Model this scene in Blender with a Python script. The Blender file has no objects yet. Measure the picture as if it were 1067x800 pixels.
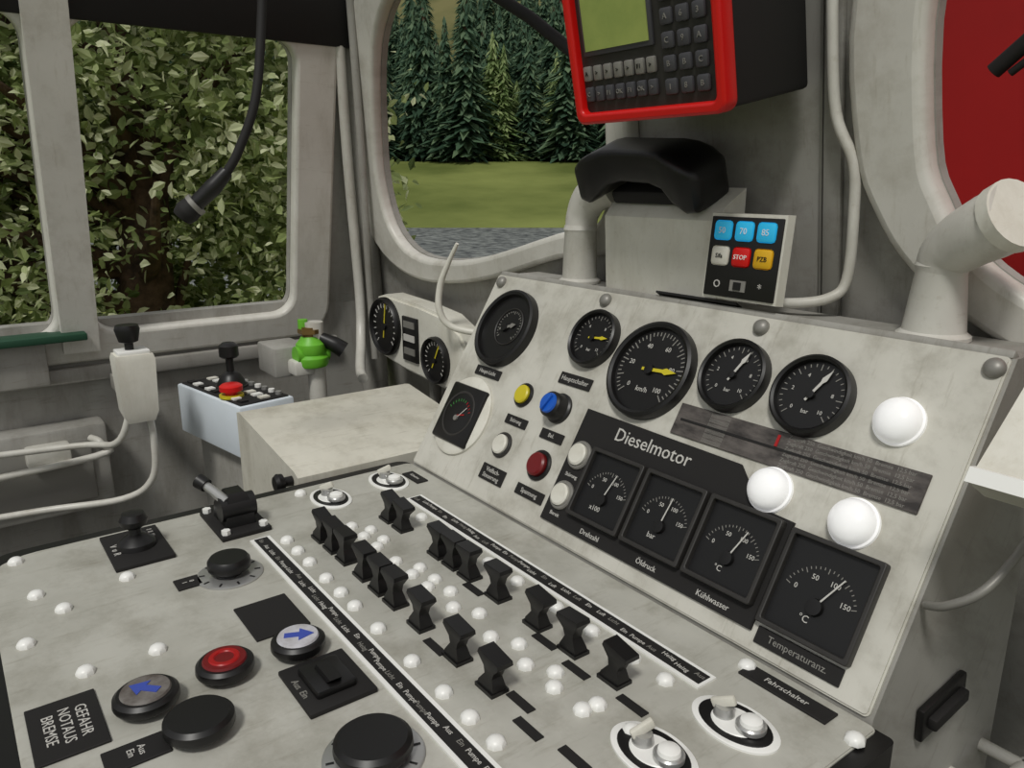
import bpy, bmesh, math, random
from mathutils import Matrix, Vector, Euler
random.seed(7)
scene = bpy.context.scene
try:
    scene.view_settings.view_transform = 'Standard'
    scene.view_settings.look = 'None'
except Exception:
    pass
R = math.radians

# ------------------------------------------------------------ materials
def lin(c):
    return tuple(((v/255.)/12.92 if v/255. <= .04045 else ((v/255.+.055)/1.055)**2.4) for v in c)
MATS = {}
def mat(name, rgb, rough=.5, metal=0., var=0., scale=6., rgb2=None, bump=0., emit=0., spec=.5, coord='Object', grime=0., stretch=None):
    if name in MATS: return MATS[name]
    m = bpy.data.materials.new(name); m.use_nodes = True
    nt = m.node_tree; b = nt.nodes['Principled BSDF']
    c = lin(rgb)
    b.inputs['Base Color'].default_value = (*c, 1)
    b.inputs['Roughness'].default_value = rough
    b.inputs['Metallic'].default_value = metal
    b.inputs['Specular IOR Level'].default_value = spec
    if var > 0 or rgb2:
        tc = nt.nodes.new('ShaderNodeTexCoord')
        n = nt.nodes.new('ShaderNodeTexNoise'); n.inputs['Scale'].default_value = scale
        n.inputs['Detail'].default_value = 5; n.inputs['Roughness'].default_value = .6
        if stretch:
            mp = nt.nodes.new('ShaderNodeMapping'); mp.inputs['Scale'].default_value = stretch
            nt.links.new(tc.outputs[coord], mp.inputs['Vector']); nt.links.new(mp.outputs['Vector'], n.inputs['Vector'])
        else:
            nt.links.new(tc.outputs[coord], n.inputs['Vector'])
        r = nt.nodes.new('ShaderNodeValToRGB')
        c2 = lin(rgb2) if rgb2 else (c[0]*(1-var), c[1]*(1-var*1.02), c[2]*(1-var*1.1))
        r.color_ramp.elements[0].position = .33; r.color_ramp.elements[1].position = .64
        r.color_ramp.elements[0].color = (*c2, 1); r.color_ramp.elements[1].color = (*c, 1)
        nt.links.new(n.outputs['Fac'], r.inputs['Fac'])
        out = r.outputs['Color']
        if grime > 0:
            for (msc, nsc, p0, p1, amt) in (((3.2,3.2,.9),3.1,.30,.52,grime), ((14,2,14),5,.28,.44,grime*.8)):
                mp = nt.nodes.new('ShaderNodeMapping'); mp.inputs['Scale'].default_value = msc
                nt.links.new(tc.outputs['Object'], mp.inputs['Vector'])
                n3 = nt.nodes.new('ShaderNodeTexNoise'); n3.inputs['Scale'].default_value = nsc; n3.inputs['Detail'].default_value = 9; n3.inputs['Roughness'].default_value = .7
                nt.links.new(mp.outputs['Vector'], n3.inputs['Vector'])
                r3 = nt.nodes.new('ShaderNodeValToRGB')
                r3.color_ramp.elements[0].position = p0; r3.color_ramp.elements[1].position = p1
                g = 1-amt; r3.color_ramp.elements[0].color = (g, g*.98, g*.94, 1); r3.color_ramp.elements[1].color = (1,1,1,1)
                nt.links.new(n3.outputs['Fac'], r3.inputs['Fac'])
                mx = nt.nodes.new('ShaderNodeMix'); mx.data_type = 'RGBA'; mx.blend_type = 'MULTIPLY'; mx.inputs[0].default_value = 1
                nt.links.new(out, mx.inputs[6]); nt.links.new(r3.outputs['Color'], mx.inputs[7]); out = mx.outputs[2]
        nt.links.new(out, b.inputs['Base Color'])
        if bump > 0:
            n2 = nt.nodes.new('ShaderNodeTexNoise'); n2.inputs['Scale'].default_value = 60
            nt.links.new(tc.outputs[coord], n2.inputs['Vector'])
            bp = nt.nodes.new('ShaderNodeBump'); bp.inputs['Strength'].default_value = bump
            bp.inputs['Distance'].default_value = .01
            nt.links.new(n2.outputs['Fac'], bp.inputs['Height'])
            nt.links.new(bp.outputs['Normal'], b.inputs['Normal'])
    if emit > 0:
        b.inputs['Emission Color'].default_value = (*c, 1)
        b.inputs['Emission Strength'].default_value = emit
    MATS[name] = m
    return m
desk_p = mat('desk_paint', (189,188,179), .42, var=.22, scale=6, grime=.26)
cons_p = mat('console_paint', (208,206,196), .42, var=.22, scale=5, grime=.28)
wall_p = mat('wall_paint', (164,162,156), .6, var=.24, scale=2.2, grime=.30)
frame_p = mat('window_frame_paint', (214,212,204), .42, var=.14, scale=3, grime=.20)
pipe_p = mat('pipe_paint', (212,210,202), .38, var=.16, scale=7, grime=.20)
cream = mat('cream_paint', (226,224,213), .45, var=.12, scale=7, grime=.16)
cab_p = mat('cabinet_paint', (218,215,202), .6, var=.18, scale=4, grime=.24)
grey = mat('grey_metal', (140,138,132), .45, metal=.3)
steel = mat('steel', (190,190,188), .3, metal=.7)
black = mat('black_plastic', (16,15,15), .4)
blackm = mat('black_matte', (22,20,19), .75)
dial = mat('dial_black', (13,13,14), .5)
darkgrey = mat('dark_grey', (48,46,44), .5, var=.3, scale=20)
plate_d = mat('worn_plate', (100,94,90), .5, rgb2=(48,44,42), scale=22, stretch=(1,2.5,1))
white = mat('white_enamel', (240,240,236), .35)
ink = mat('white_ink', (196,194,188), .6)
greyink = mat('grey_ink', (132,130,124), .6)
lampw = mat('white_lamp', (250,250,250), .2, emit=.2)
red = mat('red_plastic', (210,18,14), .35)
dred = mat('dark_red', (110,14,18), .35)
mred = mat('ring_red', (165,16,18), .35)
yellow = mat('yellow_plastic', (205,190,40), .4)
blue = mat('blue_plastic', (25,90,190), .35)
bluew = mat('pale_blue_paint', (222,231,239), .45, var=.06)
cyan = mat('cyan_key', (40,170,215), .4, emit=.25)
yel2 = mat('amber_key', (225,175,30), .4)
green = mat('green_valve_paint', (110,190,50), .45, var=.15, scale=20)
mgreen = mat('meter_green', (60,130,60), .5)
brass = mat('brass', (130,105,60), .4, metal=.6)
lcd = mat('lcd_screen', (168,182,100), .3, rgb2=(146,164,88), scale=12)
arrowb = mat('arrow_blue', (60,80,170), .5)
keygrey = mat('key_grey', (70,70,74), .5)
btngrey = mat('button_face_worn', (128,124,120), .5, rgb2=(80,72,66), scale=30)
btnwhite = mat('button_face_white', (205,205,212), .5, rgb2=(170,168,170), scale=30)
dgreen = mat('dark_green', (25,70,48), .6)
hoodred = mat('red_hood_paint', (184,28,28), .6, var=.25, scale=1.5)
floor_m = mat('floor_rubber', (60,58,56), .8, var=.2)

# ------------------------------------------------------------ builder
class B:
    def __init__(self, name, M=None):
        self.name = name; self.M = M or Matrix(); self.bm = bmesh.new(); self.mats = []
    def mi(self, m):
        if m not in self.mats: self.mats.append(m)
        return self.mats.index(m)
    def add(self, tmp, m, T=None):
        if T is not None: tmp.transform(T)
        i = self.mi(m)
        for f in tmp.faces: f.material_index = i
        me = bpy.data.meshes.new('tmp'); tmp.to_mesh(me); tmp.free()
        self.bm.from_mesh(me); bpy.data.meshes.remove(me)
        return self
    def T(self, loc, rot): return Matrix.Translation(loc) @ Euler([R(a) for a in rot]).to_matrix().to_4x4()
    def box(self, size, loc, m, rot=(0,0,0), bev=0., seg=2):
        t = bmesh.new(); bmesh.ops.create_cube(t, size=1)
        for v in t.verts: v.co = Vector((v.co.x*size[0], v.co.y*size[1], v.co.z*size[2]))
        if bev > 0: bmesh.ops.bevel(t, geom=t.edges[:], offset=bev, segments=seg, affect='EDGES', profile=.5)
        return self.add(t, m, self.T(loc, rot))
    def lathe(self, prof, loc, m, rot=(0,0,0), n=32, sx=1, sy=1):
        t = bmesh.new(); rings = []
        for r, z in prof:
            if r < 1e-6: rings.append([t.verts.new((0,0,z))])
            else: rings.append([t.verts.new((r*sx*math.cos(2*math.pi*k/n), r*sy*math.sin(2*math.pi*k/n), z)) for k in range(n)])
        for a, b in zip(rings, rings[1:]):
            for k in range(n):
                k2 = (k+1) % n
                if len(a) == 1 and len(b) == 1: break
                if len(a) == 1: t.faces.new((a[0], b[k], b[k2]))
                elif len(b) == 1: t.faces.new((a[k], a[k2], b[0]))
                else: t.faces.new((a[k], a[k2], b[k2], b[k]))
        bmesh.ops.recalc_face_normals(t, faces=t.faces[:])
        return self.add(t, m, self.T(loc, rot))
    def cyl(self, r, h, loc, m, rot=(0,0,0), n=24, r2=None, bev=0):
        r2 = r if r2 is None else r2
        if bev: p = [(0,0),(r-bev,0),(r,bev),(r2,h-bev),(r2-bev,h),(0,h)]
        else: p = [(0,0),(r,0),(r2,h),(0,h)]
        return self.lathe(p, loc, m, rot, n)
    def rings(self, rings, m, T=None):
        t = bmesh.new(); vs = [[t.verts.new(p) for p in r] for r in rings]
        n = len(vs[0])
        for a, b in zip(vs, vs[1:]):
            for k in range(n): t.faces.new((a[k], a[(k+1)%n], b[(k+1)%n], b[k]))
        t.faces.new(vs[0][::-1]); t.faces.new(vs[-1])
        bmesh.ops.recalc_face_normals(t, faces=t.faces[:])
        return self.add(t, m, T)
    def loft(self, secs, m, T=None):   # secs: (z, hx, hy, ox, oy)
        rs = []
        for s in secs:
            z, hx, hy = s[:3]; ox, oy = (s[3], s[4]) if len(s) > 3 else (0, 0)
            rs.append([(ox-hx,oy-hy,z),(ox+hx,oy-hy,z),(ox+hx,oy+hy,z),(ox-hx,oy+hy,z)])
        return self.rings(rs, m, T)
    def prism(self, pts, z0, z1, m, T=None, bev=0):
        t = bmesh.new()
        a = [t.verts.new((x,y,z0)) for x,y in pts]; b = [t.verts.new((x,y,z1)) for x,y in pts]
        n = len(pts)
        for k in range(n): t.faces.new((a[k], a[(k+1)%n], b[(k+1)%n], b[k]))
        t.faces.new(a[::-1]); top = t.faces.new(b)
        bmesh.ops.recalc_face_normals(t, faces=t.faces[:])
        if bev: bmesh.ops.bevel(t, geom=list(top.edges), offset=bev, segments=2, affect='EDGES')
        return self.add(t, m, T)
    def tube(self, pts, r, m, n=14, sub=6, smooth=True):
        P = [Vector(p) for p in pts]; rr = r if isinstance(r, (list,tuple)) else [r]*len(P)
        Q = []; RQ = []
        if smooth and len(P) > 2:
            for i in range(len(P)-1):
                p0 = P[max(i-1,0)]; p1 = P[i]; p2 = P[i+1]; p3 = P[min(i+2,len(P)-1)]
                for s in range(sub):
                    u = s/sub
                    Q.append(.5*((2*p1)+(p2-p0)*u+(2*p0-5*p1+4*p2-p3)*u*u+(3*p1-p0-3*p2+p3)*u**3)); RQ.append(rr[i]*(1-u)+rr[i+1]*u)
            Q.append(P[-1]); RQ.append(rr[-1])
        else: Q, RQ = P, rr
        d = (Q[1]-Q[0]).normalized(); up = Vector((0,0,1)) if abs(d.z) < .9 else Vector((1,0,0))
        a = d.cross(up).normalized(); rings = []
        for i, q in enumerate(Q):
            d = (Q[min(i+1,len(Q)-1)]-Q[max(i-1,0)]).normalized()
            a = (a-d*a.dot(d)).normalized(); b = d.cross(a)
            rings.append([tuple(q+RQ[i]*(a*math.cos(2*math.pi*k/n)+b*math.sin(2*math.pi*k/n))) for k in range(n)])
        return self.rings(rings, m)
    def text(self, s, size, loc, m, rot=(0,0,0), ext=.0006, align='CENTER'):
        c = bpy.data.curves.new('t', 'FONT'); c.body = s; c.size = size; c.extrude = ext; c.align_x = align; c.align_y = 'CENTER'; c.resolution_u = 2
        o = bpy.data.objects.new('t', c); bpy.context.collection.objects.link(o)
        dg = bpy.context.evaluated_depsgraph_get(); me = o.evaluated_get(dg).to_mesh()
        t = bmesh.new(); t.from_mesh(me); o.evaluated_get(dg).to_mesh_clear()
        bpy.data.objects.remove(o); bpy.data.curves.remove(c)
        return self.add(t, m, self.T(loc, rot))
    def holes(self, outer, holes, th, m, T=None, bevel=0.):
        c = bpy.data.curves.new('h', 'CURVE'); c.dimensions = '2D'; c.fill_mode = 'BOTH'
        c.extrude = th/2-bevel; c.bevel_depth = bevel; c.bevel_resolution = 2
        if bevel: c.offset = -bevel
        for pts in [outer]+holes:
            s = c.splines.new('POLY'); s.points.add(len(pts)-1)
            for p, (x, y) in zip(s.points, pts): p.co = (x, y, 0, 1)
            s.use_cyclic_u = True
        o = bpy.data.objects.new('h', c); bpy.context.collection.objects.link(o)
        dg = bpy.context.evaluated_depsgraph_get(); me = o.evaluated_get(dg).to_mesh()
        t = bmesh.new(); t.from_mesh(me); o.evaluated_get(dg).to_mesh_clear()
        bpy.data.objects.remove(o); bpy.data.curves.remove(c)
        return self.add(t, m, T)
    def done(self, parent=None, sharp=35):
        me = bpy.data.meshes.new(self.name); self.bm.to_mesh(me); self.bm.free()
        for m in self.mats: me.materials.append(m)
        me.polygons.foreach_set('use_smooth', [True]*len(me.polygons))
        me.set_sharp_from_angle(angle=R(sharp))
        o = bpy.data.objects.new(self.name, me); bpy.context.collection.objects.link(o)
        o.matrix_world = self.M
        if parent: o.parent = parent; o.matrix_parent_inverse = parent.matrix_world.inverted()
        return o

def rrect(x0, y0, x1, y1, r, n=6):
    r = r if isinstance(r, (list,tuple)) else [r]*4
    out = []
    for cx, cy, a0, rr in ((x1-r[0],y1-r[0],0,r[0]),(x0+r[1],y1-r[1],90,r[1]),(x0+r[2],y0+r[2],180,r[2]),(x1-r[3],y0+r[3],270,r[3])):
        for k in range(n+1):
            a = R(a0+90*k/n); out.append((cx+rr*math.cos(a), cy+rr*math.sin(a)))
    return out
def smooth_poly(pts, n=4):
    out = []; N = len(pts)
    for i in range(N):
        p0, p1, p2, p3 = [Vector(pts[(i+k)%N]) for k in (-1,0,1,2)]
        for s in range(n):
            u = s/n
            out.append(tuple(.5*((2*p1)+(p2-p0)*u+(2*p0-5*p1+4*p2-p3)*u*u+(3*p1-p0-3*p2+p3)*u**3)))
    return out

# ------------------------------------------------------------ frames
SL = R(59); Y0 = .91; ZD = .85
MC = Matrix(((1,0,0,0),(0,math.cos(SL),-math.sin(SL),Y0),(0,math.sin(SL),math.cos(SL),ZD),(0,0,0,1)))
def CM(x, v, n=0): return MC @ Matrix.Translation((x, v, n))
def DM(x, y, z=0): return Matrix.Translation((x, y, ZD+z))
k = math.sqrt(1+.22**2)
ML = Matrix(((0,.22/k,1/k,-2.75),(1,0,0,0),(0,1/k,-.22/k,1.10),(0,0,0,1)))
k2 = math.sqrt(1+.155**2)
MF = Matrix(((1,0,0,0),(0,-.155/k2,-1/k2,1.35),(0,1/k2,-.155/k2,1.35),(0,0,0,1)))

# ------------------------------------------------------------ shell
b = B('floor'); b.box((4.6,4.2,.06), (-.75,-.45,-.03), floor_m); b.done()
b = B('wall_left', ML)
winB = rrect(-.9,-.01,.28,.90,.07)
b.holes([(-1.6,-.12),(1.40,-.12),(1.20,1.30),(-1.6,1.30)], [rrect(.39,-.01,1.03,.90,.07), winB], .03, wall_p, Matrix.Translation((0,0,-.02)))
b.holes(rrect(-1.02,-.105,1.17,1.0,.12), [rrect(.385,-.01,1.03,.90,.07), winB], .05, frame_p, Matrix.Translation((0,0,.015)), bevel=.012)
b.bm.transform(ML); b.M = Matrix()
b.box((.06,3.0,1.12), (-2.785,-.10,.56), wall_p)
b.box((.03,2.2,.05), (-2.735,.1,.955), wall_p, bev=.008)
b.done()
b = B('wall_front', MF)
w1in = smooth_poly([(-2.19,.76),(-2.38,.62),(-2.485,.34),(-2.51,.16),(-2.46,.02),(-2.30,-.05),(-1.98,-.03),(-1.57,.07),(-1.42,.10),(-1.37,.2),(-1.36,.5),(-1.42,.74),(-1.6,.80),(-1.9,.81)])
w1out = smooth_poly([(-2.24,.88),(-2.52,.70),(-2.67,.34),(-2.70,.12),(-2.57,-.06),(-2.33,-.13),(-1.98,-.10),(-1.57,.005),(-1.36,.04),(-1.29,.16),(-1.29,.54),(-1.36,.82),(-1.6,.90),(-1.95,.91)])
w2in = smooth_poly([(-.64,.5),(-.635,.26),(-.605,.17),(-.56,.10),(-.48,.04),(-.36,0),(.0,-.02),(.4,-.02),(.55,.08),(.58,.4),(.5,.7),(.2,.78),(-.3,.78),(-.56,.7)])
w2out = smooth_poly([(-.765,.5),(-.755,.26),(-.715,.15),(-.65,.06),(-.53,-.03),(-.38,-.08),(.0,-.1),(.45,-.1),(.66,.03),(.7,.4),(.6,.78),(.25,.88),(-.35,.88),(-.66,.78)])
b.holes([(-2.86,-1.38),(1.2,-1.38),(1.2,1.1),(-2.62,1.1),(-2.84,-.2)], [w1in, w2in], .02, wall_p, Matrix.Translation((0,0,-.012)))
b.holes(w1out, [w1in], .044, frame_p, Matrix.Translation((0,0,.015)), bevel=.014)
b.holes(w2out, [w2in], .05, frame_p, Matrix.Translation((0,0,.015)), bevel=.016)
b.box((.004,1.2,.004), (-.835,.45,.002), grey)
b.box((.035,1.2,.012), (-.81,.45,.004), wall_p, bev=.003)
b.done()
b = B('window_post', ML)
b.loft([(-.055,.050,.022),(1.12,.056,.022)], frame_p, Matrix.Translation((.338,0,.050)) @ Matrix.Rotation(R(-90),4,'X') @ Matrix.Scale(1,4))
b.done()
b = B('roof_header', ML)
b.box((2.6,.25,.06), (0,1.02,.02), blackm, bev=.01)
b.done()
b = B('trim_1')   # corner column
b.tube([(-2.72,1.36,.0),(-2.72,1.34,1.1),(-2.56,1.22,2.1)], .05, wall_p, smooth=False)
b.done()
b = B('corner_conduit')
b.tube([(-2.50,1.16,2.1),(-2.60,1.22,1.6),(-2.665,1.27,1.15),(-2.63,1.25,.98),(-2.50,1.18,.90),(-2.42,1.15,.88)], .018, pipe_p)
b.tube([(-2.46,1.19,2.1),(-2.55,1.25,1.6),(-2.62,1.29,1.2),(-2.60,1.29,.9)], .013, wall_p)
b.done()
b = B('window_sill_strip'); b.box((.10,.62,.022), (-2.68,.04,1.09), dgreen, bev=.004)
b.box((.06,.16,.13), (-2.70,.16,1.01), wall_p, bev=.006); b.done()

# ------------------------------------------------------------ desk
b = B('control_desk')
X0, X1 = -1.675, -.405
b.prism(rrect(X0-.016,-.040,X1+.015,.908,[.01,.03,.10,.05]), .80, .849, black)
b.prism(rrect(X0+.018,-.004,X1-.010,.907,[.01,.02,.085,.04]), .845, .853, desk_p, bev=.002)
b.box((1.18,.80,.78), (-1.04,.49,.40), wall_p, bev=.01)
Z = .853
for yy in (.447,.80):
    b.box((.84,.040,.003), (-1.030,yy,Z+.0015), white)
    b.box((.830,.026,.002), (-1.030,yy,Z+.003), blackm)
    for i in range(28):
        x = -1.43+i*.0298
        w = random.choice(('Licht','Heizg','Ein','Aus','Pumpe','Luft'))
        b.text(w, .0115, (x,yy+random.choice((-.003,.003)),Z+.0042), greyink if i % 3 == 0 else ink, ext=.0002)
nuts = [(-1.624,.044),(-1.383,.092),(-1.46,.06),(-1.436,.2),(-1.164,.19),(-1.168,.092),(-.601,.879),(-1.62,.60),(-.42,.86),(-1.3,.03)]
row1 = [-1.377,-1.320,-1.263,-1.187,-1.125,-1.07,-.985,-.876,-.786]
row2 = [-1.378,-1.322,-1.178,-1.125,-1.072,-.983,-.874,-.786,-.696]
for x in row1+[-.72,-.66]:
    nuts += [(x-.03,.487),(x-.012,.618)]
for x in row2+[-.63]:
    nuts += [(x+.028,.642),(x-.02,.757)]
for x, y in nuts:
    b.lathe([(0,0),(.0135,0),(.0135,.004),(.0115,.008),(.007,.011),(0,.012)],(x,y,Z),white,n=8)
for x, y in [(-.92,.535),(-.737,.562),(-.688,.537),(-.746,.671),(-.83,.68),(-.61,.55),(-.64,.68),(-1.03,.68)]:
    b.box((.05,.014,.002), (x,y,Z+.001), blackm)
def plate(bb, x, y, sx, sy, txt='', ts=.012):
    bb.box((sx,sy,.004), (x,y,Z+.002), blackm, bev=.001, seg=1)
    if txt: bb.text(txt, ts, (x, y, Z+.0042), ink, ext=.0003)
plate(b,-1.35,.283,.040,.042,'0\nI',.012)
plate(b,-1.153,.363,.115,.088)
plate(b,-1.052,.052,.13,.085,'GEFAHR\nNOTAUS\nBREMSE',.020)
plate(b,-.945,.115,.045,.075,'Aus\nEin',.013)
plate(b,-1.554,.862,.075,.03,'Scheinw.',.012)
plate(b,-.53,.872,.14,.032,'Fahrschalter',.014)
b.done()

b = B('toggle_switch_bank')
for yy, row in ((.548,row1),(.700,row2)):
    for x in row:
        T = Matrix.Translation((x,yy,Z)) @ Matrix.Rotation(R(random.uniform(-8,8)+6),4,'Y')
        b.box((.042,.030,.006), (x,yy,Z+.003), black)
        b.loft([(0,.019,.013),(.010,.018,.012),(.026,.009,.009),(.038,.012,.010),(.054,.024,.014),(.061,.023,.013)], black, T)
b.done()

def mushroom(name, x, y, r, plate_r=0, top=None, arrow=None, hs=1.0):
    b = B(name, DM(x,y,.003))
    if plate_r:
        b.lathe([(0,0),(plate_r,0),(plate_r,.003),(plate_r-.003,.004),(0,.004)],(0,0,0),steel,n=40)
        for i in range(10):
            a = 2*math.pi*i/10; b.box((.010,.003,.001),((plate_r-.010)*math.cos(a),(plate_r-.010)*math.sin(a),.0045),black,rot=(0,0,math.degrees(a)))
    b.lathe([(0,.003*hs),(r*.6,.003*hs),(r*.6,.012*hs),(r*.97,.015*hs),(r,.019*hs),(r*.98,.030*hs),(r*.86,.036*hs),(0,.037*hs)],(0,0,0),black,n=40)
    zt = .0365*hs
    if top:
        b.lathe([(0,zt),(r*.76,zt),(r*.72,zt+.003),(0,zt+.0035)],(0,0,0),top,n=36)
    if arrow:
        d = arrow
        pts = [(-.020*d,-.006),(.002*d,-.006),(.002*d,-.016),(.024*d,0),(.002*d,.016),(.002*d,.006),(-.020*d,.006)]
        if d < 0: pts = pts[::-1]
        b.prism(pts,zt+.0033,zt+.0042,arrowb, Matrix.Rotation(R(65 if d > 0 else 45),4,'Z'))
    if top is dred:
        b.lathe([(r*.32,zt+.003),(r*.36,zt+.005),(r*.5,zt+.005),(r*.54,zt+.003)],(0,0,0),mred,n=24)
    b.done()
mushroom('rotary_knob',-1.34,.354,.038,.058)
mushroom('push_button',-1.032,.362,.041,0,btnwhite,1,.75)
mushroom('push_button',-1.040,.255,.041,0,dred,None,.75)
mushroom('push_button',-1.032,.147,.043,0,btngrey,-1,.75)
mushroom('rotary_knob',-.935,.190,.045,hs=.85)
mushroom('rotary_knob',-.763,.352,.050,.064,hs=.85)

b = B('rocker_switch_module', DM(-.934,.365,.003))
b.box((.12,.10,.008),(0,0,.004),blackm,bev=.002); b.box((.075,.06,.016),(0,0,.012),black,bev=.005)
b.loft([(.016,.02,.012),(.028,.024,.009,.01,0)],black)
b.text('Aus  Ein',.014,(0,-.040,.0085),greyink); b.done()

b = B('direction_joystick', DM(-1.55,.240,.003))
b.box((.165,.105,.008),(0,0,.004),blackm,bev=.002)
b.text('V  0  R',.018,(0,-.038,.0085),ink); b.text('I  II  III',.014,(-.045,.035,.0085),ink)
b.lathe([(0,.008),(.036,.008),(.034,.018),(.020,.03),(.012,.034),(.010,.050),(0,.050)],(0,0,0),black)
b.lathe([(0,.045),(.014,.046),(.024,.054),(.026,.064),(.020,.076),(0,.080)],(0,0,0),black); b.done()

b = B('reverser_lever', DM(-1.557,.432,.003))
b.box((.16,.10,.010),(0,0,.005),blackm,bev=.002)
for sx in (-1,1):
    for sy in (-1,1): b.cyl(.009,.009,(sx*.066,sy*.038,.01),white,n=6)
b.loft([(.01,.045,.03),(.04,.042,.028),(.065,.03,.022,.01,0),(.078,.02,.016,.01,0)],black)
b.cyl(.026,.07,(.02,-.035,.045),black,rot=(-90,0,0))
b.tube([(.03,-.02,.062),(-.01,-.034,.076),(-.035,-.045,.086)],[.011,.010,.009],steel,smooth=False)
b.tube([(-.030,-.042,.084),(-.048,-.052,.092)],[.014,.016],black,smooth=False); b.done()

def keysw(x, y, a=0):
    b = B('key_switch', DM(x,y,.003))
    b.lathe([(0,0),(.064,0),(.064,.003),(.062,.004),(0,.004)],(0,0,0),white,n=40,sy=.66)
    b.lathe([(0,.004),(.054,.004),(.053,.0052),(0,.0052)],(0,0,0),black,n=40,sy=.66)
    b.lathe([(0,.005),(.034,.005),(.032,.0065),(0,.0065)],(0,0,0),white,n=32,sy=.8)
    b.cyl(.020,.010,(.022,.004,.005),steel,bev=.002); b.lathe([(0,.015),(.015,.015),(.014,.020),(.006,.024),(0,.024)],(.022,.004,0),white)
    b.cyl(.015,.014,(-.018,.0,.005),steel,r2=.012)
    b.box((.034,.009,.014),(-.02,0,.024),cream,rot=(0,-25,a),bev=.003)
    b.done()
keysw(-1.556,.646,40); keysw(-1.571,.80,60); keysw(-.532,.762,20); keysw(-.559,.636,70)

# ------------------------------------------------------------ console
b = B('instrument_console')
prof = [(.912,.856),(1.186,1.310),(1.315,1.310),(1.34,.90),(1.34,.04),(.95,.04),(.95,.80),(.912,.80)]
T = Matrix(((0,0,1,0),(1,0,0,0),(0,1,0,0),(0,0,0,1)))
b.prism([(y,z) for y,z in prof], -1.65,-.425, wall_p, T)
b.bm.transform(MC.inverted()); b.M = MC
b.prism(rrect(-1.645,.006,-.43,.536,.008), -.004,.008, cons_p, bev=.003)
S = .008
for x in (-1.615,-1.229,-.829,-.445):
    b.lathe([(0,0),(.015,0),(.015,.005),(.012,.010),(.006,.013),(0,.014)],(x,.515,S),grey,n=20)
for x, v, w, h, s in [(-1.507,.283,.10,.024,'Haupt-Licht'),(-1.212,.325,.10,.026,'Hauptschalter'),(-1.335,.198,.075,.022,'Störung'),(-1.209,.197,.072,.022,'Bel.'),(-1.335,.068,.085,.036,'Vielfach-\nSteuerung'),(-1.200,.068,.09,.024,'Spannung'),(-.548,.036,.14,.026,'Temperaturanz.')]:
    b.box((w,h,.004),(x,v,S+.002),blackm,bev=.001,seg=1); b.text(s,h*(.58 if '\n' not in s else .40),(x,v,S+.0042),ink if w < .12 else greyink,ext=.0003)
b.box((.455,.060,.004),(-.695,.315,S+.002),plate_d,bev=.001,seg=1)
for i in range(6):
    b.text('Zugkraft 250  Geschwindigkeit km/h 50  Bremse  12,5 bar',.0088,(-.59,.339-i*.0097,S+.0043),greyink,ext=.0002)
    b.text('|||||||||||||||||||',.0085,(-.83,.339-i*.0097,S+.0043),greyink,ext=.0002)
b.box((.005,.020,.002),(-.71,.328,S+.0045),mred)
b.box((.42,.004,.002),(-.70,.315,S+.0047),blackm)
b.box((1.215,.014,.02),(-1.037,.542,-.006),wall_p,bev=.004)
b.box((.20,.004,.02),(-1.0,.552,.002),black)
b.done()

b = B('diesel_engine_panel', CM(0,0,S))
b.prism([(-1.14,.036),(-.628,.036),(-.628,.213),(-.695,.216),(-.755,.272),(-1.14,.278)],0,.006,blackm,bev=.001)
b.text('Dieselmotor',.037,(-.945,.247,.0065),ink)
for x, s in ((-.998,'Drehzahl'),(-.852,'Öldruck'),(-.706,'Kühlwasser')): b.text(s,.014,(x,.049,.0065),ink)
b.text('Störung',.011,(-1.105,.138,.0065),ink); b.text('Bereit',.011,(-1.105,.055,.0065),ink)
b.done()

def gauge(name, M, r, needle=60, ncol=None, nums=(), unit='', ticks=24, dark=False, depth=.02, nl=.95):
    b = B(name, M)
    b.lathe([(0,0),(r*1.02,0),(r*1.02,depth*.4),(r,depth),(r*.94,depth*1.15),(r*.88,depth),(r*.86,depth*.5),(0,depth*.5)],(0,0,0),black,n=56)
    z = depth*.5+.0006; R1 = r*.80
    if dark:
        b.lathe([(r*.46,z+.001),(r*.48,z+.003),(r*.50,z+.001)],(r*.12,r*.05,0),darkgrey,n=48)
        R1 = r*.42
    for i in range(ticks+1):
        a = R(225-270*i/ticks); L = .16 if i % 4 == 0 else .08
        if dark: L *= .5
        cx, cy = (r*.12, r*.05) if dark else (0, 0)
        b.box((r*L,r*.022,.0006),(cx+(R1-r*L/2)*math.cos(a),cy+(R1-r*L/2)*math.sin(a),z),greyink if not dark else grey,rot=(0,0,math.degrees(a)))
    for i, s in enumerate(nums):
        a = R(225-270*i/(len(nums)-1)); b.text(s,r*.14,(R1*.66*math.cos(a),R1*.66*math.sin(a),z),ink,ext=.0003)
    if unit: b.text(unit,r*.15,(0,-r*.42,z),ink,ext=.0003)
    a = R(needle); nc = ncol or ink
    T = Matrix.Translation((0,0,z+.003)) @ Matrix.Rotation(a,4,'Z')
    b.prism([(-r*.18,-r*.03),(R1*.5*nl,-r*.035),(R1*.62*nl,-r*.07),(R1*nl,0),(R1*.62*nl,r*.07),(R1*.5*nl,r*.035),(-r*.18,r*.03)],-.0006,.0006,nc,T)
    b.lathe([(0,z),(r*.11,z),(r*.10,z+.006),(0,z+.007)],(0,0,0),black,n=20)
    b.done()
gauge('ammeter_gauge',CM(-1.508,.399,S),.098,20,grey,dark=True)
gauge('pressure_gauge',CM(-1.207,.424,S),.064,6,yellow,('0','4','8','12'),'bar',nl=.85)
gauge('speedometer',CM(-1.023,.388,S),.099,4,yellow,('0','20','40','60','80','100'),'km/h',ticks=40,nl=.85)
gauge('pressure_gauge',CM(-.838,.416,S),.067,68,ink,('0','2','4','6','8','10'),'bar')
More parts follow.
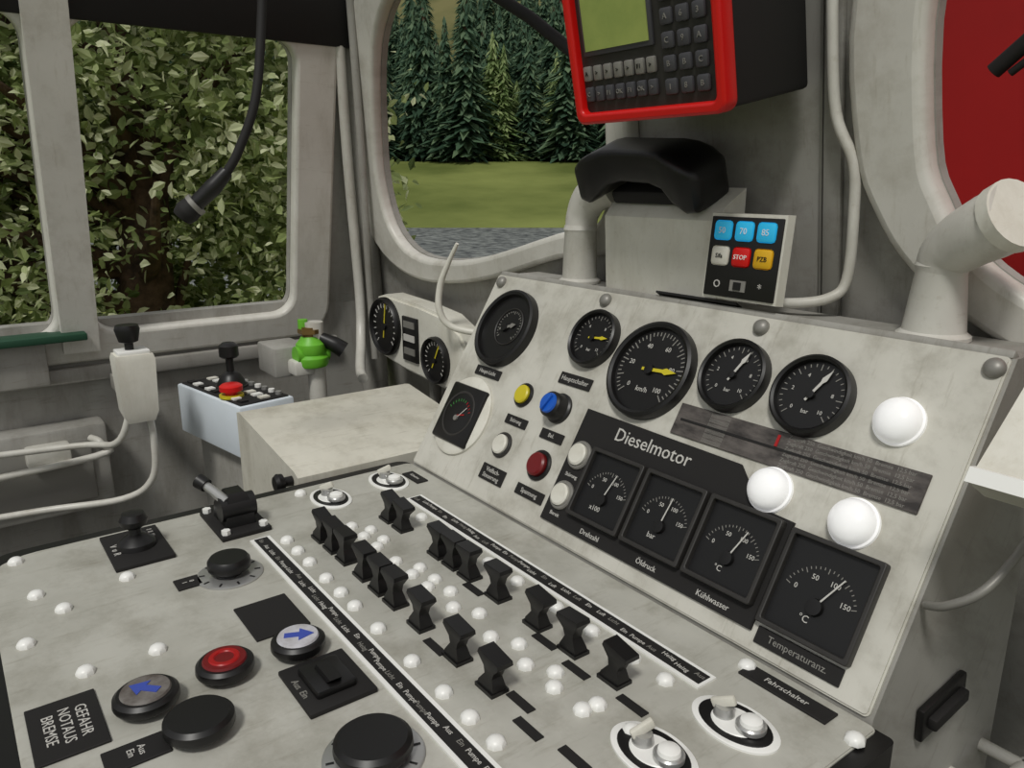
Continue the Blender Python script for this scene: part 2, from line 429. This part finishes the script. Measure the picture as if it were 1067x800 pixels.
gauge('pressure_gauge',CM(-.683,.414,S),.068,64,ink,('0','2','4','6','8','10'),'bar')

def sqgauge(x, v, w, needle, unit, z=S+.006):
    b = B('square_gauge', CM(x,v,z)); h = w*1.02
    b.holes(rrect(-w/2,-h/2,w/2,h/2,.004,2),[rrect(-w/2+.008,-h/2+.008,w/2-.008,h/2-.008,.003,2)],.016,darkgrey,Matrix.Translation((0,0,.008)),bevel=.002)
    b.box((w-.008,h-.008,.006),(0,0,.003),dial)
    for i in range(21):
        a = R(160-140*i/20); L = .008 if i % 5 == 0 else .004; rr = w*.40
        b.box((L,.0012,.0006),((rr-L/2)*math.cos(a),-h*.14+(rr-L/2)*math.sin(a),.0065),greyink,rot=(0,0,math.degrees(a)))
    for i, s in enumerate(('0','50','100','150')):
        a = R(155-130*i/3); b.text(s,w*.075,(w*.29*math.cos(a),-h*.14+w*.29*math.sin(a),.0065),ink,ext=.0003)
    b.text(unit,w*.10,(-.01,-h*.28,.0065),ink,ext=.0003)
    T = Matrix.Translation((0,-h*.14,.010)) @ Matrix.Rotation(R(needle),4,'Z')
    b.prism([(-.01,-.0014),(w*.40,-.001),(w*.40,.001),(-.01,.0014)],-.0004,.0004,ink,T)
    b.lathe([(0,.006),(w*.09,.006),(w*.08,.013),(0,.014)],(0,-h*.14,0),black,n=20)
    b.done()
sqgauge(-.998,.139,.138,76,'x100'); sqgauge(-.852,.139,.138,84,'bar'); sqgauge(-.706,.139,.138,70,'°C'); sqgauge(-.548,.130,.150,62,'°C',z=S)

b = B('battery_meter', CM(-1.527,.163,S))
b.lathe([(0,0),(.100,0),(.100,.006),(.094,.010),(0,.010)],(0,0,0),cream,n=48)
b.box((.142,.146,.014),(0,0,.011),black,bev=.006)
b.lathe([(.052,.0185),(.056,.0195),(.058,.0185)],(0,0,0),darkgrey,n=40)
for i in range(11):
    a = R(150-120*i/10); b.box((.007,.002,.0006),(.046*math.cos(a),-.012+.046*math.sin(a),.0185),mgreen if i < 7 else mred,rot=(0,0,math.degrees(a)))
b.box((.04,.0018,.001),(.014,.004,.0195),ink,rot=(0,0,52)); b.box((.028,.003,.001),(.012,-.002,.019),mred,rot=(0,0,15)); b.cyl(.007,.004,(0,-.012,.018),grey)
b.done()

def button(name, x, v, r, top, ring=grey, h=.014, z=S):
    b = B(name, CM(x,v,z))
    b.lathe([(0,0),(r*1.25,0),(r*1.25,.004),(r*1.15,.007),(r,.007),(r,.004),(0,.004)],(0,0,0),ring,n=36)
    b.lathe([(0,.003),(r*.95,.003),(r*.95,h*.8),(r*.8,h),(0,h*1.05)],(0,0,0),top,n=32)
    b.done()
button('indicator_lamp',-1.349,.26,.023,yellow,black)
b = B('selector_switch',CM(-1.222,.258,S))
b.lathe([(0,0),(.034,0),(.034,.006),(.030,.009),(.028,.034),(.024,.038),(0,.038)],(0,0,0),black,n=36)
b.lathe([(0,.038),(.023,.038),(.021,.042),(0,.0425)],(0,0,0),blue,n=30); b.box((.038,.008,.010),(0,0,.044),blue,rot=(0,0,70),bev=.002); b.done()
button('push_button',-1.347,.137,.024,cream,darkgrey)
button('push_button',-1.208,.130,.027,dred,black,.018)
button('indicator_lamp',-1.105,.182,.024,cream,grey,z=S+.006)
button('indicator_lamp',-1.105,.095,.024,cream,grey,z=S+.006)
for x, v in ((-.539,.408),(-.689,.248),(-.544,.244)):
    b = B('indicator_lamp', CM(x,v,S))
    b.lathe([(0,0),(.038,0),(.038,.006),(.035,.008),(.034,.016),(.028,.026),(.016,.033),(0,.036)],(0,0,0),lampw,n=40); b.done()

# right side fittings
b = B('side_handle')
b.box((.012,.13,.055),(-.418,1.10,.80),black,rot=(6,0,0),bev=.004)
b.box((.016,.10,.02),(-.408,1.10,.80),blackm,rot=(6,0,0),bev=.004); b.done()
b = B('timetable_holder')
b.prism([(.925,1.212),(1.09,1.345),(1.16,1.32),(1.13,1.20),(.98,1.18)],-.362,-.10,cream,T)
b.prism([(.925,1.212),(.935,1.228),(.95,1.225),(.94,1.208)],-.366,-.098,white,T)
b.done()
b = B('cable_conduit')
b.tube([(-.33,1.12,1.19),(-.335,1.06,1.11),(-.35,1.0,1.055),(-.385,.985,1.02),(-.418,1.0,1.0)],.006,grey); b.done()
b = B('hand_rail')
b.tube([(-.36,1.18,.63),(-.36,1.31,.63)],.011,pipe_p,smooth=False); b.tube([(-.425,1.19,.63),(-.35,1.19,.63)],.011,pipe_p,smooth=False); b.tube([(-.425,1.30,.63),(-.35,1.30,.63)],.011,pipe_p,smooth=False); b.done()

# ------------------------------------------------------------ ledge equipment
ZT = 1.311
b = B('defroster_nozzle')
b.lathe([(0,0),(.054,0),(.054,.006),(.046,.012),(.036,.105),(.039,.112),(.037,.118),(0,.118)],(-.570,1.245,ZT),pipe_p,n=28)
b.tube([(-.570,1.245,ZT+.105),(-.563,1.242,1.44),(-.535,1.233,1.465),(-.50,1.220,1.485),(-.462,1.206,1.506)],[.036,.040,.045,.048,.048],pipe_p,n=24)
b.tube([(-.478,1.212,1.497),(-.461,1.205,1.507)],[.051,.051],cream,n=24,smooth=False)
b.done()
b = B('defroster_nozzle')
b.lathe([(0,0),(.050,0),(.050,.006),(.042,.012),(.038,.12),(.041,.125),(.038,.135),(0,.135)],(-1.410,1.250,ZT),pipe_p,n=28)
b.tube([(-1.410,1.250,ZT+.12),(-1.407,1.252,1.470),(-1.385,1.255,1.508),(-1.345,1.257,1.530),(-1.30,1.259,1.538)],[.037,.038,.042,.044,.044],pipe_p,n=24)
b.done()

b = B('telephone_base_unit')
b.prism([(1.215,ZT),(1.205,1.474),(1.225,1.50),(1.285,1.535),(1.285,ZT)],-1.28,-.972,cream,T)
b.prism([(1.178,1.335),(1.194,1.490),(1.216,1.490),(1.201,1.332)],-.975,-.812,cream,T)
sl_ = (1.194-1.178)/.155
tl = math.degrees(math.atan(sl_))
def fy(z): return 1.178+(z-1.335)*sl_
b.box((.155,.006,.146),(-.894,fy(1.412)-.001,1.412),black,rot=(-tl,0,0),bev=.002)
cols = [cyan,cyan,cyan,cream,red,yel2]
for i in range(6):
    cx = -.941+(i % 3)*.047; cz = 1.460-(i//3)*.046
    b.box((.039,.010,.036),(cx,fy(cz)-.004,cz),cols[i],rot=(-tl,0,0),bev=.007)
    b.text(['50','70','85','Sifa','STOP','PZB'][i],.016 if i < 3 else .012,(cx,fy(cz)-.0095,cz),bluew if i < 3 else (black if i in (3,5) else white),rot=(90-tl,0,0))
for i, s in enumerate(('O','','*')): 
    if s: b.text(s,.020,(-.941+i*.047,fy(1.362)-.005,1.362),ink,rot=(90-tl,0,0))
b.box((.034,.006,.020),(-.894,fy(1.362)-.003,1.362),greyink,rot=(-tl,0,0)); b.box((.016,.006,.014),(-.894,fy(1.362)-.005,1.362),black,rot=(-tl,0,0))
b.box((.25,.07,.03),(-1.14,1.240,1.527),blackm,rot=(25,0,0),bev=.008)
b.done()
b = B('telephone_handset')
prof_h = [(-.170,.036,.026,-.026),(-.162,.052,.042,-.026),(-.140,.058,.050,-.020),(-.110,.056,.048,-.006),(-.080,.048,.038,.010),(-.04,.043,.034,.015),(.04,.043,.034,.015),(.080,.048,.038,.010),(.110,.056,.048,-.006),(.140,.058,.050,-.020),(.162,.052,.042,-.026),(.170,.036,.026,-.026)]
rs = []
for x, hy, hz, oz in prof_h:
    rs.append([(x,y*1.0,z+oz) for y, z in rrect(-hy,-hz,hy,hz,min(hy,hz)*.35,3)])
b.rings(rs, black, Matrix.Translation((-1.165,1.205,1.575)) @ Matrix.Rotation(R(3),4,'Y') @ Matrix.Rotation(R(22),4,'X'))
b.done(sharp=40)

b = B('wall_conduit_pipe')
b.tube([(-.805,1.235,1.95),(-.80,1.25,1.80),(-.79,1.27,1.66),(-.755,1.28,1.58),(-.75,1.29,1.50),(-.755,1.30,1.38),(-.775,1.28,1.345),(-.83,1.25,1.332),(-.90,1.25,1.328)],.0095,pipe_p)
b.done()

# radio terminal
MR = Matrix.Translation((-1.008,1.02,1.80)) @ Matrix.Rotation(R(12),4,'X')
b = B('radio_terminal', MR)
b.box((.34,.20,.33),(0,.115,.02),blackm,bev=.008)
fw, fh = .352,.32
b.holes(rrect(-fw/2,-fh/2,fw/2,fh/2,.020),[rrect(-fw/2+.018,-fh/2+.020,fw/2-.018,fh/2-.020,.01)],.035,red,Matrix.Translation((0,0,.01)) @ Matrix.Rotation(R(90),4,'X'),bevel=.006)
b.box((fw-.030,.012,fh-.035),(0,.006,0),darkgrey)
b.box((.172,.006,.125),(-.060,-.002,.030),keygrey,bev=.002); b.box((.156,.006,.108),(-.060,-.004,.030),lcd)
for r_ in range(7):
    for c_ in range(3):
        b.box((.026,.008,.026),(.058+c_*.034,-.003,.115-r_*.036),keygrey,bev=.004)
        b.text(random.choice('123456789ABC'),.013,(.058+c_*.034,-.0075,.115-r_*.036),greyink,rot=(90,0,0))
for r_ in range(2):
    for c_ in range(7):
        b.box((.020,.008,.026),(-.142+c_*.0265,-.003,-.062-r_*.036),keygrey if r_ else grey,bev=.003)
        b.text(random.choice(('F1','OK','<','>','A','C')),.011,(-.142+c_*.0265,-.0075,-.062-r_*.036),greyink if r_ else black,rot=(90,0,0))
b.box((.08,.06,.35),(0,.16,.3),grey)
b.done()

# gooseneck microphone
b = B('gooseneck_microphone')
b.tube([(-1.70,.70,2.35),(-1.715,.645,2.05),(-1.71,.63,1.907),(-1.675,.59,1.72),(-1.675,.545,1.61),(-1.68,.516,1.563)],.0095,blackm)
b.tube([(-1.68,.518,1.567),(-1.69,.49,1.535),(-1.705,.455,1.50)],[.013,.018,.016],black)
b.tube([(-1.705,.455,1.50),(-1.712,.44,1.486),(-1.717,.43,1.474)],[.022,.025,.020],blackm)
b.tube([(-1.703,.459,1.503),(-1.706,.452,1.497)],.024,grey,smooth=False)
b.done()

# ------------------------------------------------------------ left side equipment
b = B('side_cabinet')
TX = Matrix(((1,0,0,0),(0,0,-1,0),(0,1,0,0),(0,0,0,1)))
b.prism([(-2.135,.50),(-1.697,.50),(-1.697,.862),(-1.72,.872),(-2.11,.925),(-2.135,.92)],-1.16,-.625,cab_p,TX)
b.box((.42,.50,.47),(-1.915,.90,.265),wall_p)
b.done()
b = B('cabinet_knob'); b.lathe([(0,0),(.012,0),(.012,.02),(.022,.024),(.024,.036),(.018,.044),(0,.046)],(-1.735,.625,.845),black,rot=(90,0,0)); b.done()

MJ = Matrix.Translation((-2.425,.708,.83)) @ Matrix.Rotation(R(10),4,'Z')
b = B('joystick_control_box', MJ)
b.box((.41,.18,.16),(0,0,0),bluew,bev=.006)
b.box((.385,.158,.006),(0,0,.081),blackm,bev=.001)
zt = .084
for i in range(9):
    b.cyl(.010,.010,(-.165+i*.041,.062,zt),white if i % 2 else steel,n=10)
    if i not in (5,6): b.box((.026,.024,.008),(-.165+i*.041,-.056,zt+.002),white if i % 2 else blackm)
for i in (0,1,2,6,7,8): b.box((.024,.030,.006),(-.165+i*.041,.012,zt+.002),white if i % 2 else cream)
b.cyl(.05,.006,(-.03,.01,zt),darkgrey)
b.lathe([(0,zt),(.048,zt),(.040,zt+.02),(.030,zt+.038),(.018,zt+.048),(.012,zt+.05),(.012,zt+.09),(.024,zt+.094),(.030,zt+.10),(.030,zt+.132),(.018,zt+.142),(0,zt+.144)],(-.03,.01,0),black)
b.cyl(.036,.008,(.085,-.05,zt),yellow); b.lathe([(0,zt+.006),(.018,zt+.006),(.018,zt+.016),(.034,zt+.02),(.034,zt+.034),(.026,zt+.040),(0,zt+.042)],(.085,-.05,0),red)
b.bm.transform(MJ); b.M = Matrix()
b.box((.32,.13,.75),(-2.43,.72,.375),wall_p,rot=(0,0,10),bev=.01)
b.done()

b = B('brake_handle_unit')
b.loft([(.87,.03,.036),(.90,.04,.046),(1.055,.045,.052),(1.07,.040,.048)],cream,Matrix.Translation((-2.40,.425,0)))
b.box((.07,.085,.012),(-2.40,.425,1.075),white,bev=.003)
b.lathe([(0,1.08),(.012,1.08),(.012,1.10),(.026,1.105),(.034,1.14),(.030,1.152),(0,1.155)],(-2.40,.42,0),black)
b.tube([(-2.40,.45,.89),(-2.40,.455,.80),(-2.41,.44,.68),(-2.45,.36,.62),(-2.55,.15,.60),(-2.60,-.2,.60)],.010,pipe_p)
b.tube([(-2.41,.40,.89),(-2.44,.36,.80),(-2.55,.26,.78),(-2.60,-.2,.79)],.010,pipe_p)
b.box((.30,.05,.05),(-2.55,.43,.93),wall_p,bev=.005)
b.done()
b = B('wall_locker')
b.box((.10,.62,.28),(-2.70,.06,.67),wall_p,bev=.012); b.box((.02,.52,.20),(-2.645,.06,.67),grey,bev=.008)
b.box((.05,.12,.06),(-2.63,.20,.745),pipe_p,bev=.01)
b.tube([(-2.64,.32,.77),(-2.60,.34,.76),(-2.60,.32,.72),(-2.60,-.2,.70)],.011,pipe_p); b.done()

b = B('brake_valve')
b.box((.16,.12,.10),(-2.52,.91,.97),wall_p,bev=.008); b.cyl(.03,.26,(-2.41,.98,.84),pipe_p)
b.box((.14,.07,.05),(-2.45,.93,.955),pipe_p,bev=.01)
b.lathe([(0,0),(.05,0),(.055,.01),(.055,.03),(.045,.04),(.05,.05),(.048,.075),(.035,.09),(.03,.10),(0,.10)],(-2.41,.965,.955),green)
b.cyl(.03,.11,(-2.41,.91,.995),green,rot=(-90,0,0)); b.cyl(.026,.035,(-2.41,.965,1.05),brass); b.cyl(.04,.014,(-2.41,.965,1.065),brass,n=6)
b.cyl(.016,.03,(-2.43,.95,1.078),green)
b.tube([(-2.40,.99,1.05),(-2.37,1.03,1.025),(-2.355,1.055,1.005)],[.018,.026,.028],black); b.done()

b = B('twin_gauge_pod')
T2 = Matrix.Translation((0,1.25,0)) @ Matrix.Rotation(R(90),4,'X')
pts = [(-2.53,1.00),(-2.525,1.10),(-2.49,1.15),(-2.43,1.165),(-2.20,1.155),(-2.05,1.14),(-1.95,1.10),(-1.91,1.03),(-1.92,.95),(-1.96,.915),(-2.05,.905),(-2.30,.92),(-2.46,.94),(-2.51,.96)]
b.prism(pts,-.075,0,cream,T2,bev=.01)
b.tube([(-2.2,1.31,.93),(-2.2,1.31,.80)],.02,grey,smooth=False)
b.box((.10,.01,.15),(-2.245,1.247,1.035),black,bev=.003)
for i in range(3): b.box((.07,.004,.022),(-2.245,1.241,1.085-i*.045),ink if i == 1 else grey)
def sub_g(x, z, r, nd):
    Tg = Matrix.Translation((x,1.25,z)) @ Matrix.Rotation(R(90),4,'X')
    t = B('x')
    t.lathe([(0,0),(r,0),(r,.012),(r*.94,.022),(r*.88,.018),(r*.86,.010),(0,.010)],(0,0,0),black,n=40)
    for i in range(17):
        a = R(225-270*i/16); t.box((r*.15,r*.03,.001),(r*.72*math.cos(a),r*.72*math.sin(a),.0105),ink,rot=(0,0,math.degrees(a)))
    t.box((r*1.2,r*.06,.001),(r*.2*math.cos(R(nd)),r*.2*math.sin(R(nd)),.013),yellow,rot=(0,0,nd)); t.cyl(r*.12,.006,(0,0,.010),black)
    t.bm.transform(Tg)
    off = [b.mi(m) for m in t.mats]
    for f in t.bm.faces: f.material_index = off[f.material_index]
    me2 = bpy.data.meshes.new('t2'); t.bm.to_mesh(me2); b.bm.from_mesh(me2); bpy.data.meshes.remove(me2)
sub_g(-2.415,1.055,.102,80); sub_g(-2.08,.995,.076,60)
b.done()
b = B('white_hose')
b.tube([(-1.89,1.21,1.375),(-1.93,1.20,1.31),(-1.955,1.19,1.25),(-1.955,1.185,1.18),(-1.93,1.21,1.13),(-1.86,1.28,1.11),(-1.80,1.33,1.10)],[.005,.008,.010,.010,.010,.010,.010],cream); b.done()

# ------------------------------------------------------------ exterior
b = B('windscreen_wiper')
b.tube([(-2.05,1.34,2.12),(-1.75,1.36,1.96),(-1.50,1.38,1.80)],.016,blackm,smooth=False)
b.tube([(-1.95,1.35,2.14),(-1.45,1.38,1.93)],.01,blackm,smooth=False); b.done()
b = B('windscreen_wiper')
b.tube([(-.60,1.39,1.715),(-.30,1.38,1.98)],.013,blackm,smooth=False)
b.tube([(-.575,1.39,1.71),(-.25,1.38,1.95)],.006,blackm,smooth=False); b.done()
b = B('locomotive_hood')
b.prism(rrect(-1.30,-1.2,1.9,3.3,.25),-9.0,-1.85,hoodred,Matrix.Rotation(R(90),4,'X'))
for i in range(9): b.box((1.2,.02,.03),(.9,1.84,1.0+i*.08),darkgrey)
b.done()

# ground
def ground_mat():
    m = bpy.data.materials.new('meadow'); m.use_nodes = True; nt = m.node_tree; bs = nt.nodes['Principled BSDF']; bs.inputs['Roughness'].default_value = .95
    bs.inputs['Specular IOR Level'].default_value = .1
    g = nt.nodes.new('ShaderNodeNewGeometry'); n = nt.nodes.new('ShaderNodeTexNoise'); n.inputs['Scale'].default_value = .08; n.inputs['Detail'].default_value = 8
    nt.links.new(g.outputs['Position'], n.inputs['Vector'])
    r = nt.nodes.new('ShaderNodeValToRGB'); r.color_ramp.elements[0].position = .35; r.color_ramp.elements[1].position = .65
    r.color_ramp.elements[0].color = (*lin((88,98,48)),1); r.color_ramp.elements[1].color = (*lin((126,134,74)),1)
    nt.links.new(n.outputs['Fac'], r.inputs['Fac']); nt.links.new(r.outputs['Color'], bs.inputs['Base Color'])
    return m
meadow = ground_mat()
H = Vector((-.803,.596)); RT = Vector((.596,.803))
def wpt(d, s): v = H*d+RT*s; return v
def ht(d, s):
    z = -2.6
    if d > 66: z += min((d-66)/46,1)*6.6
    if d > 135: z += (d-135)*.34*(1+.25*math.sin(s*.012+1)+.12*math.sin(s*.04))
    return z
def grid(name, ds, ss, fn, m):
    vs = []; fs = []
    for d in ds:
        for s in ss:
            p = wpt(d, s*(1+d*.01)); vs.append((p.x,p.y,fn(d, s*(1+d*.01))))
    n = len(ss)
    for i in range(len(ds)-1):
        for j in range(n-1): fs.append((i*n+j,i*n+j+1,(i+1)*n+j+1,(i+1)*n+j))
    me = bpy.data.meshes.new(name); me.from_pydata(vs,[],fs); me.materials.append(m)
    for p in me.polygons: p.use_smooth = True
    o = bpy.data.objects.new(name, me); bpy.context.collection.objects.link(o); return o
hillm = mat('hill_grass', (112,108,70), .95, rgb2=(76,82,48), scale=.03, spec=.1)
grid('meadow_ground', [-60,-30,0,15,30,42,54,66,75,84,93,102,112,135], [i*12 for i in range(-12,13)], ht, meadow)
grid('distant_hill', [134.9,150,180,210,250,290,340], [i*12 for i in range(-14,15)], ht, hillm)
water = mat('lake_water', (40,44,50), .5, rgb2=(140,144,140), scale=1.6, coord='Object', spec=.25)
grid('lake_water', [26,40,54,68.5], [i*6 for i in range(-8,14)], lambda d, s: -2.40, water)

def foliage_mat(name, dark, midc, light, tf=.45):
    m = bpy.data.materials.new(name); m.use_nodes = True; nt = m.node_tree; bs = nt.nodes['Principled BSDF']
    bs.inputs['Roughness'].default_value = .7; bs.inputs['Specular IOR Level'].default_value = .15
    g = nt.nodes.new('ShaderNodeNewGeometry'); r = nt.nodes.new('ShaderNodeValToRGB')
    e = r.color_ramp.elements; e[0].color = (*lin(dark),1); e[1].color = (*lin(light),1); e[0].position = 0; e[1].position = 1
    x = e.new(.5); x.color = (*lin(midc),1)
    nt.links.new(g.outputs['Random Per Island'], r.inputs['Fac']); nt.links.new(r.outputs['Color'], bs.inputs['Base Color'])
    tr = nt.nodes.new('ShaderNodeBsdfTranslucent'); nt.links.new(r.outputs['Color'], tr.inputs['Color'])
    mx = nt.nodes.new('ShaderNodeMixShader'); mx.inputs[0].default_value = tf
    nt.links.new(bs.outputs[0], mx.inputs[1]); nt.links.new(tr.outputs[0], mx.inputs[2])
    nt.links.new(mx.outputs[0], nt.nodes['Material Output'].inputs['Surface'])
    return m
leafm = foliage_mat('oak_leaves', (92,108,64),(164,178,118),(238,241,206))
bark = mat('bark', (112,88,72), .9, rgb2=(58,46,38), scale=8, bump=.6)
rnd = random.Random(3)
b = B('broadleaf_tree')
base = Vector((-9.0,1.75,-2.6))
b.tube([base,(-9.0,1.75,-.6),(-8.9,1.8,.5),(-8.95,1.9,1.6),(-9.0,1.8,3.4),(-9,1.9,5.2)],[.42,.32,.28,.22,.15,.06],bark,n=12)
for i in range(24):
    z = rnd.uniform(-.2,3.6); y = rnd.uniform(-4.5,3.6); x = -8.8+rnd.uniform(-.6,1.4)
    st = Vector((-8.95,1.8,max(-.8,z-rnd.uniform(.3,1.2))))
    en = Vector((x,y,z+rnd.uniform(0,1))); midp = (st+en)/2+Vector((0,0,rnd.uniform(-.3,.3)))
    b.tube([st,midp,en],[.12,.08,.02],bark,n=8)
tree = b.done()
vs = []; fs = []
def leaf(c, s, rn):
    e = Euler((rn.uniform(-1.1,1.1)+.6, rn.uniform(-1.2,1.2), rn.uniform(0,6.28))).to_matrix()
    i0 = len(vs)
    for p in ((0,-.5,0),(.28,-.12,.07),(.20,.22,.06),(0,.5,-.05),(-.20,.22,.06),(-.28,-.12,.07)):
        vs.append(tuple(c+e@(Vector(p)*s)))
    fs.append((i0,i0+1,i0+2,i0+3)); fs.append((i0,i0+3,i0+4,i0+5))
for cidx in range(4300):
    y = rnd.uniform(-3.5,4.9); z = rnd.uniform(-2.0,5.0)
    if y > 3.2 and z > 3.2-(y-3.2)*1.2: continue
    back = cidx % 3 == 0
    x = -9.0+(y+1)*.28+(rnd.uniform(-2.4,-1.0) if back else rnd.uniform(-1.0,1.1))
    if y > -x*.52-.02+rnd.uniform(-.25,.1): continue
    if not back and abs(y-1.75) < .48 and -1.2 < z < 2.0 and x > -9.2 and rnd.random() < .85: continue
    c = Vector((x,y,z)); rad = rnd.uniform(.25,.55)
    for q in range(23):
        d = Vector((rnd.gauss(0,1),rnd.gauss(0,1),rnd.gauss(0,.7))).normalized()*rad*rnd.uniform(.5,1)
        leaf(c+d, rnd.uniform(.08,.16)*(1.3 if back else 1), rnd)
me = bpy.data.meshes.new('leaves'); me.from_pydata(vs,[],fs); me.materials.append(leafm)
lv = bpy.data.objects.new('leaves', me); bpy.context.collection.objects.link(lv); lv.parent = tree

# conifers
def conifer_mesh(name, seed, mt, w=.24):
    rn = random.Random(seed); vs = []; fs = []
    for L in range(34):
        t = L/34; z = .06+.92*t; r = w*(1-t)**.85*rn.uniform(.75,1.2)+.006; n = max(6,int(20*(1-t))+6)
        for k_ in range(n):
            a = 2*math.pi*(k_+rn.random())/n; rr = r*rn.uniform(.4,1.2); wd = .026*(1-t*.6); zz = z+rn.uniform(-.014,.014)
            i0 = len(vs); ca, sa = math.cos(a), math.sin(a)
            vs += [(0,0,zz+.03),(rr*.6*ca-wd*sa,rr*.6*sa+wd*ca,zz-.008),(rr*ca,rr*sa,zz-.045*rn.uniform(.3,1.4)),(rr*.6*ca+wd*sa,rr*.6*sa-wd*ca,zz-.008)]
            fs += [(i0,i0+1,i0+2),(i0,i0+2,i0+3)]
    nf = len(fs); i0 = len(vs)
    for z in (0,.9):
        for k_ in range(6): vs.append((.012*math.cos(k_*1.047),.012*math.sin(k_*1.047),z))
    for k_ in range(6): fs.append((i0+k_,i0+(k_+1)%6,i0+6+(k_+1)%6,i0+6+k_))
    me = bpy.data.meshes.new(name); me.from_pydata(vs,[],fs); me.materials.append(mt); me.materials.append(bark)
    for p in me.polygons[nf:]: p.material_index = 1
    return me
cm1 = foliage_mat('spruce_dark',(54,78,62),(88,116,92),(132,154,120)); cm2 = foliage_mat('spruce_light',(104,128,80),(144,164,108),(186,200,144))
protos = [conifer_mesh('conifer_a',1,cm1,.20), conifer_mesh('conifer_b',2,cm1,.16), conifer_mesh('conifer_c',5,cm2,.28)]
forest = bpy.data.objects.new('conifer_forest', None); bpy.context.collection.objects.link(forest)
for i in range(560):
    near = i < 190
    d = rnd.uniform(112,134) if near else rnd.uniform(126,215)
    s = rnd.uniform(-75,95) if near else rnd.uniform(-110,140)
    p = wpt(d, s); me = protos[2] if (near and rnd.random() < .24) else rnd.choice(protos[:2])
    o = bpy.data.objects.new('conifer', me); bpy.context.collection.objects.link(o); o.parent = forest
    hh = rnd.uniform(9,18) if me is protos[2] else rnd.uniform(13,26)
    wd = hh*rnd.uniform(.85,1.2)
    o.location = (p.x,p.y,ht(d,s)-.3); o.scale = (wd,wd,hh); o.rotation_euler = (0,0,rnd.uniform(0,6.28))

# ------------------------------------------------------------ light
w = bpy.data.worlds.new('World'); scene.world = w; w.use_nodes = True
bg = w.node_tree.nodes['Background']; bg.inputs[0].default_value = (.98,.99,1.0,1); bg.inputs[1].default_value = .45
sd = bpy.data.lights.new('sun', 'SUN'); sd.energy = 1.75; sd.angle = R(10); sd.color = (1,.98,.93)
so = bpy.data.objects.new('sun', sd); bpy.context.collection.objects.link(so)
so.rotation_euler = Vector((.34,-.46,.80)).to_track_quat('Z','Y').to_euler(); so.location = (2,-4,8)

# ------------------------------------------------------------ camera
cd = bpy.data.cameras.new('camera'); cd.sensor_width = 36; cd.lens = 811/1067*36; cd.clip_end = 2000; cd.clip_start = .02
co = bpy.data.objects.new('camera', cd); bpy.context.collection.objects.link(co)
co.location = (0,0,1.55); co.rotation_euler = (R(90-14.7),0,R(53.4))
scene.camera = co
